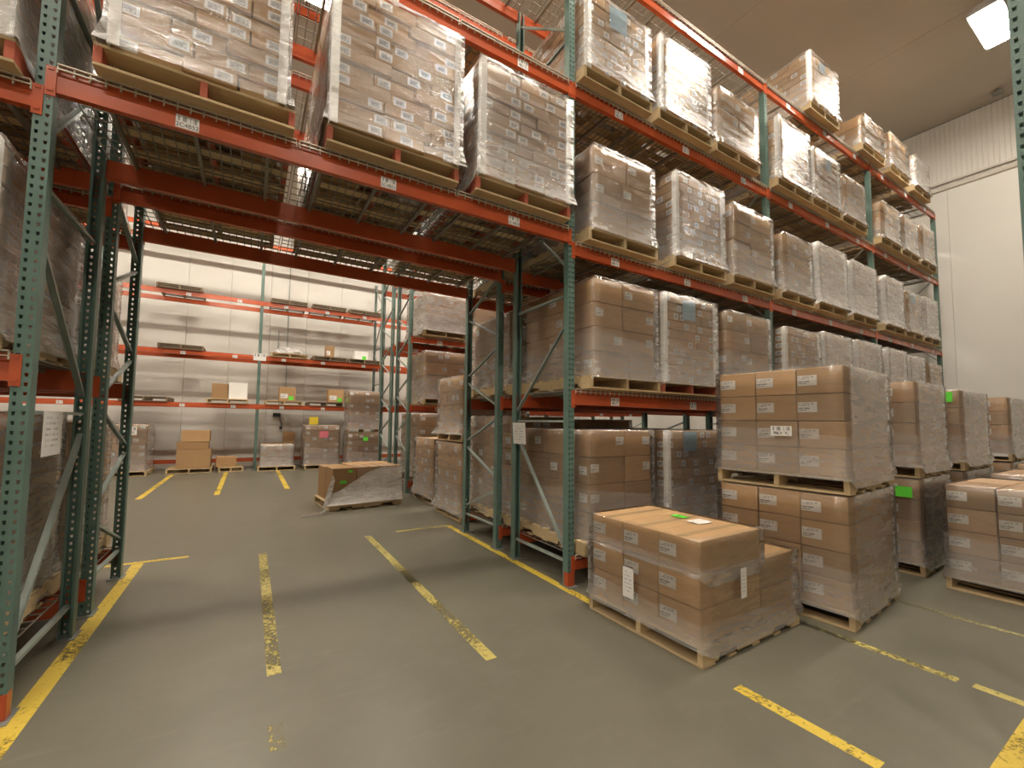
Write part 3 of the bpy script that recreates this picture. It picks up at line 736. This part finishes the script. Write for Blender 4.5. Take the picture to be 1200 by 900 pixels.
# half-unwrapped load standing in the middle aisle
def torn_load():
    t = thing('pallet_load', 'half-unwrapped low carton load with trailing film in the far aisle', 'pallet load', (-.88, 4.95, 0), math.radians(6.0), 'pallet loads on the aisle floor')
    p = part('wooden_pallet', t, (0, 0, 0), (0, 0, math.pi / 2)); pallet(p, 1.016, 1.30, name=None)
    for (x, y, wd, dp, z, h, m, nm) in ((-.40, -.24, .40, .46, 0, .58, 'card2', 'carton'), (-.40, .24, .40, .46, 0, .56, 'card2', 'carton'),
                                  (.02, -.24, .40, .46, 0, .30, 'card3', 'carton'), (.43, -.24, .40, .46, 0, .30, 'card3', 'carton'), (.02, .24, .40, .46, 0, .30, 'card', 'carton'), (.43, .24, .40, .46, 0, .30, 'card', 'carton'),
                                  (.02, -.24, .40, .46, .304, .28, 'card3', 'carton'), (.43, -.24, .40, .46, .304, .28, 'card3', 'carton'), (.02, .24, .40, .46, .304, .28, 'card', 'carton'), (.43, .24, .40, .46, .304, .28, 'card', 'carton')):
        link(nm, boxmesh(wd, dp, h, m, .004), t, (x, y, PHT + z))
    for k in range(5):      # pale slats of the top flaps
        link('packing_tape', boxmesh(.035, .44, .002, 'tape'), t, (-.12 + .17 * k, -.24, PHT + .586))
    link('lime_sticker', quad(.07, .04, 'lime'), t, (-.30, -.473, PHT + .52)); link('lime_sticker', quad(.11, .05, 'lime'), t, (-.42, -.473, PHT + .34))
    link('packing_slip', quad(.30, .10, 'small'), t, (.22, -.473, PHT + .45))
    # film: sloping upper edge, rising to the right, flaring out at the left corner
    v, f = [], []; rnd = random.Random(5); nu, nv = 26, 8
    path = [(-.80, -.62), (-.68, -.50), (-.61, -.50), (.645, -.50), (.655, -.49), (.655, .50)]
    seg = []
    for i in range(nu + 1):
        s = i / nu * (len(path) - 1); a = int(min(s, len(path) - 2)); r = s - a
        seg.append((path[a][0] * (1 - r) + path[a + 1][0] * r, path[a][1] * (1 - r) + path[a + 1][1] * r))
    for j in range(nv + 1):
        tt = j / nv
        for i, (x, y) in enumerate(seg):
            topz = .16 + .10 + max(0, min(1, (x + .62) / .75)) * .44 + (.35 * max(0, (-.60 - x) / .2))
            z = .10 + (topz - .10) * tt
            v.append((x + rnd.uniform(-.004, .004) + (.19 * tt if x < -.66 else 0), y + rnd.uniform(-.006, .006) + (.1 * tt if x < -.66 else 0) - (.05 * (1 - tt) ** 3 if y < -.4 else 0), z))
    for j in range(nv):
        for i in range(nu):
            b = j * (nu + 1) + i; f.append((b, b + 1, b + nu + 2, b + nu + 1))
    link('stretch_wrap', mesh_from('torn_wrap', v, f, 'filmt', smooth=True), t)
    # twisted film tail on the floor
    m = MB(); pts = [(-.72, -.58, .05), (-.80, -.66, .018), (-.90, -.72, .012), (-1.02, -.72, .012), (-1.12, -.66, .014)]
    for a, b in zip(pts, pts[1:]): m.bar(a, b, .04, .018)
    link('film_tail', m.mesh('film_tail', 'filmt'), t)
torn_load()

# ------------------------------------------------------------------ far wall rack contents
FZ = {1: 1.92 + .062, 2: 3.40 + .067, 3: 5.08 + .067}
def bare_pallet(label, x, z, wd=1.05, red=None, cat='pallet', y=11.82):
    t = thing('empty_pallet', label, cat, (x, y, z), 0, 'pallets on the far rack'); 
    pallet_direct(t, wd, red if red is not None else 'wooddark'); return t
def pallet_direct(t, wd, red):
    dp = 1.16
    sm = cached(('str', dp, red), lambda: stringer_mesh(dp, red))
    for x in (-wd / 2 + .019, 0, wd / 2 - .019): link('stringer', sm, t, (x, 0, .018))
    for zz, n, h in ((.112, 7, .019), (0.0, 5, .018)):
        for i in range(n):
            link('deck_board', boxmesh(wd, .10, h, red, .002), t, (0, -dp / 2 + .05 + (dp - .1) * i / (n - 1), zz))
def carton_thing(label, x, y, z, sx, sy, sz, m='card', lab=True, lime=False, rz=0):
    t = thing('carton', label, 'carton', (x, y, z + .005), rz)
    link('box_body', boxmesh(sx, sy, sz, m, .005), t)
    link('packing_tape', boxmesh(.05, sy - .02, .0015, 'tape'), t, (0, 0, sz))
    if lab: link('carton_label', quad(min(.22, sx * .45), min(.14, sz * .4), 'ship'), t, (-sx * .2, -sy / 2 - .002, sz * .35))
    if lime: link('lime_sticker', quad(.13, .12, 'lime'), t, (sx * .22, -sy / 2 - .003, sz * .2))
    return t
for nm, x, lv in (('left', -4.55, 3), ('second', -1.75, 3), ('third', -.55, 3), ('fourth', .61, 3)):
    bare_pallet('empty wooden pallet on the highest visible far shelf, %s of four' % nm, x, FZ[lv])
bare_pallet('empty wooden pallet on the middle far shelf, left of the rack post', -4.45, FZ[2])
bare_pallet('pallet under a crumpled clear bag on the middle far shelf', -1.68, FZ[2], red='wood')
bare_pallet('pallet with one small box on the middle far shelf', -.48, FZ[2])
bare_pallet('pallet under the white carton on the middle far shelf', .62, FZ[2])
bare_pallet('dark empty pallet low on the far shelf, leftmost', -5.2, FZ[1])
bare_pallet('pallet under the white and brown boxes on the low far shelf', -3.27, FZ[1], red='wood')
bare_pallet('pallet under a brown carton on the low far shelf, right of the post', -1.78, FZ[1], red='wood')
bare_pallet('pallet under an open brown carton on the low far shelf', -.55, FZ[1])
carton_thing('brown carton beside the white box on the low far shelf', -3.48, 11.55, FZ[1] + PHT, .40, .45, .44, 'card2', False)
carton_thing('white box on a pallet on the low far shelf', -3.02, 11.55, FZ[1] + PHT, .48, .45, .48, 'white', False)
carton_thing('brown carton with lime sticker on the low far shelf, by the post', -1.70, 11.5, FZ[1] + PHT, .46, .45, .42, 'card2', True, True)
carton_thing('brown carton with lime sticker on the low far shelf, farther right', -.25, 11.5, FZ[1] + PHT, .48, .45, .42, 'card2', True, True)
carton_thing('small brown box with white label on the middle far shelf', -.48, 11.5, FZ[2] + PHT, .26, .3, .38, 'card2', True)
carton_thing('white carton with lime sticker on the middle far shelf', .52, 11.5, FZ[2] + PHT, .44, .4, .28, 'white', False, True)
# crumpled bag
def bag():
    bm = bmesh.new(); bmesh.ops.create_icosphere(bm, subdivisions=3, radius=.5)
    rnd = random.Random(3)
    for v in bm.verts:
        n = v.co.copy(); k = 1 + rnd.uniform(-.16, .16)
        v.co = Vector((n.x * 1.05 * k, n.y * .9 * k, max(-.02, n.z * .42 * k * (1.25 if abs(n.x) < .25 else .55))))
    me = bpy.data.meshes.new('clear_bag'); bm.to_mesh(me); bm.free(); me.materials.append(MT['bag'])
    o = link('plastic_bag', me, None, (-1.68, 11.8, FZ[2] + PHT + .02)); o['label'] = 'crumpled clear plastic sheeting lying on a pallet on the far shelf'; o['category'] = 'plastic sheeting'
bag()
G = 'loads under the far rack'
load('pinkish wrapped carton load on the floor at the far left corner', -5.95, -5.05, 11.05, 12.05, 0, 1.36, 'M', film_='film', card='card3', group=G, slip=(.62, .86, .3, .22))
load('second pinkish wrapped load at the far left, behind the rack posts', -7.35, -6.40, 11.05, 12.05, 0, 1.30, 'M', film_='film', card='card3', group=G)
load('low wrapped carton load beneath the far rack, right of its post', -2.36, -1.50, 11.05, 12.05, 0, .78, 'M', film_='filmm', card='card3', group=G, nl=3)
p4 = load('wrapped carton load with yellow sign beneath the far rack', -1.17, -.15, 11.05, 12.05, 0, 1.37, 'M', film_='film', card='card3', group=G)
link('yellow_sign', boxmesh(.26, .004, .24, 'yellow'), p4, (-.28, -.515, 1.385)); link('pink_marker', boxmesh(.26, .004, .20, 'pink'), p4, (.03, -.55, .98))
load('lower half of the double stack beneath the far rack at the right', .02, 1.0, 10.55, 11.2, 0, 1.13, 'M', film_='film', card='card2', group=G, pal=(1.0, .66), lime=(.55, .82, .15, .12), nl=5)
load('upper half of the double stack beneath the far rack at the right', .02, 1.0, 10.55, 11.2, 1.142, 2.48, 'M', film_='film', card='card2', group=G, pal=(1.0, .66), nl=6)
carton_thing('small tan carton standing behind the low wrapped far load', -1.52, 12.55, 0, .36, .22, 1.12, 'card', False)
# cartons heaped on two flat pallets against the far wall
bare_pallet('floor pallet under heaped cartons at the far wall', -4.1, 0, 1.05, 'wood', y=11.75)
bare_pallet('second floor pallet touching the heaped cartons, slightly turned', -3.17, 0, .62, 'wood', y=11.75).rotation_euler = (0, 0, .12)
carton_thing('wide bottom carton of the heap on the far floor pallet', -4.02, 11.55, PHT, .80, .5, .52, 'card', False)
carton_thing('middle carton of the heap on the far floor pallet', -4.06, 11.57, PHT + .527, .74, .48, .20, 'card2', False, rz=.03)
carton_thing('top carton of the heap on the far floor pallet', -4.0, 11.56, PHT + .735, .66, .46, .32, 'card', False, rz=-.02)
carton_thing('low carton lying right of the heap at the far wall', -3.25, 11.6, PHT, .5, .45, .28, 'card2', False, rz=.08)
# flat cardboard seen from below through the third shelf mesh
def sheets():
    t = thing('cardboard_sheets', 'flat cardboard sheets lying on the mesh above the tunnel', 'cardboard', (-.85, .42, LV[3][1] + .017))
    for k in range(2): link('sheet', boxmesh(.62, .8, .012, 'card'), t, (.02 * k, 0, .0125 * k))
sheets()
# ------------------------------------------------------------------ paper signs hanging on the frames
def sign(label, x, y, z, wd=.25, ht=.24):
    t = thing('paper_sign', label, 'sign', (x, y, z), 0)
    link('paper', quad(wd, ht, 'slip'), t, (0, 0, 0), (0.06, 0, -math.pi / 2))
sign('white paper list hung on the brace of the right tunnel frame', -.05, .82, 1.42)
t = thing('paper_sign', 'white paper list hung on the brace of the left tunnel frame', 'sign', (-3.70, .32, 1.44), 0)
link('paper', quad(.28, .26, 'slip'), t, (0, 0, 0), (0, 0, math.pi / 2))

# characters printed on the nearest location label of the tunnel beam
tb = [o for o in front_rack.children if o.name.startswith('rack_beam') and abs(o.location.x - (-WT / 2 + 7.44)) < .01 and abs(o.location.z - 3.395) < .01 and o.location.y < .1][0]
for i, ch in enumerate([c for c in tb.children if c.name.startswith('location_label')]):
    fc = bpy.data.curves.new('label_text', 'FONT'); fc.body = ('2C4B52', '2C4B51', '2C4B50')[i]; fc.size = .036; fc.align_x = 'CENTER'
    fc.materials.append(MT['ink'])
    tmp = bpy.data.objects.new('label_text', fc); C.objects.link(tmp); bpy.context.view_layer.update()
    tm = bpy.data.meshes.new_from_object(tmp.evaluated_get(bpy.context.evaluated_depsgraph_get())); bpy.data.objects.remove(tmp)
    link('label_text', tm, tb, (ch.location.x, -.0022, ch.location.z - .032), (math.pi / 2, 0, 0))

# ------------------------------------------------------------------ small fittings
def conduit():
    t = thing('wall_conduit', 'thin grey conduit running down the far white wall', 'conduit', (-1.66, YB - .02, 0))
    link('pipe', MB().bar((0, 0, 2.1), (0, 0, CEIL), .028, .028).mesh('pipe', 'brace'), t)
    link('pipe', MB().bar((-.28, 0, 3.4), (-.28, 0, 4.6), .02, .02).mesh('pipe', 'brace'), t)
    link('junction_box', MB().box(-.2, -.02, -.06, .0, 2.0, 2.1).mesh('junction_box', 'brace'), t)
conduit()
def hook():
    t = thing('wall_receiver', 'small black device with a hanging cord on the far wall', 'wall device', (-1.88, YB, 1.62))
    link('body', MB().box(-.13, .1, -.08, 0, 0, .13).mesh('body', 'black'), t)
    m = MB(); pts = [(.08, -.04, 0), (.10, -.04, -.12), (.14, -.04, -.25), (.12, -.04, -.33)]
    for a, b in zip(pts, pts[1:]): m.bar(a, b, .025, .025)
    link('cord', m.mesh('cord', 'black'), t); link('handset', MB().box(.08, .16, -.07, -.01, -.42, -.33).mesh('handset', 'black'), t)
hook()
t = thing('ceiling_sprinkler', 'small dark sprinkler head on the ceiling near the right wall', 'sprinkler', (11.3, -1.01, CEIL))
link('pipe_stub', MB().bar((0, 0, -.07), (0, 0, 0), .05, .05).mesh('pipe_stub', 'plate'), t)
link('deflector', MB().box(-.08, .08, -.08, .08, -.09, -.07).mesh('deflector', 'plate'), t)
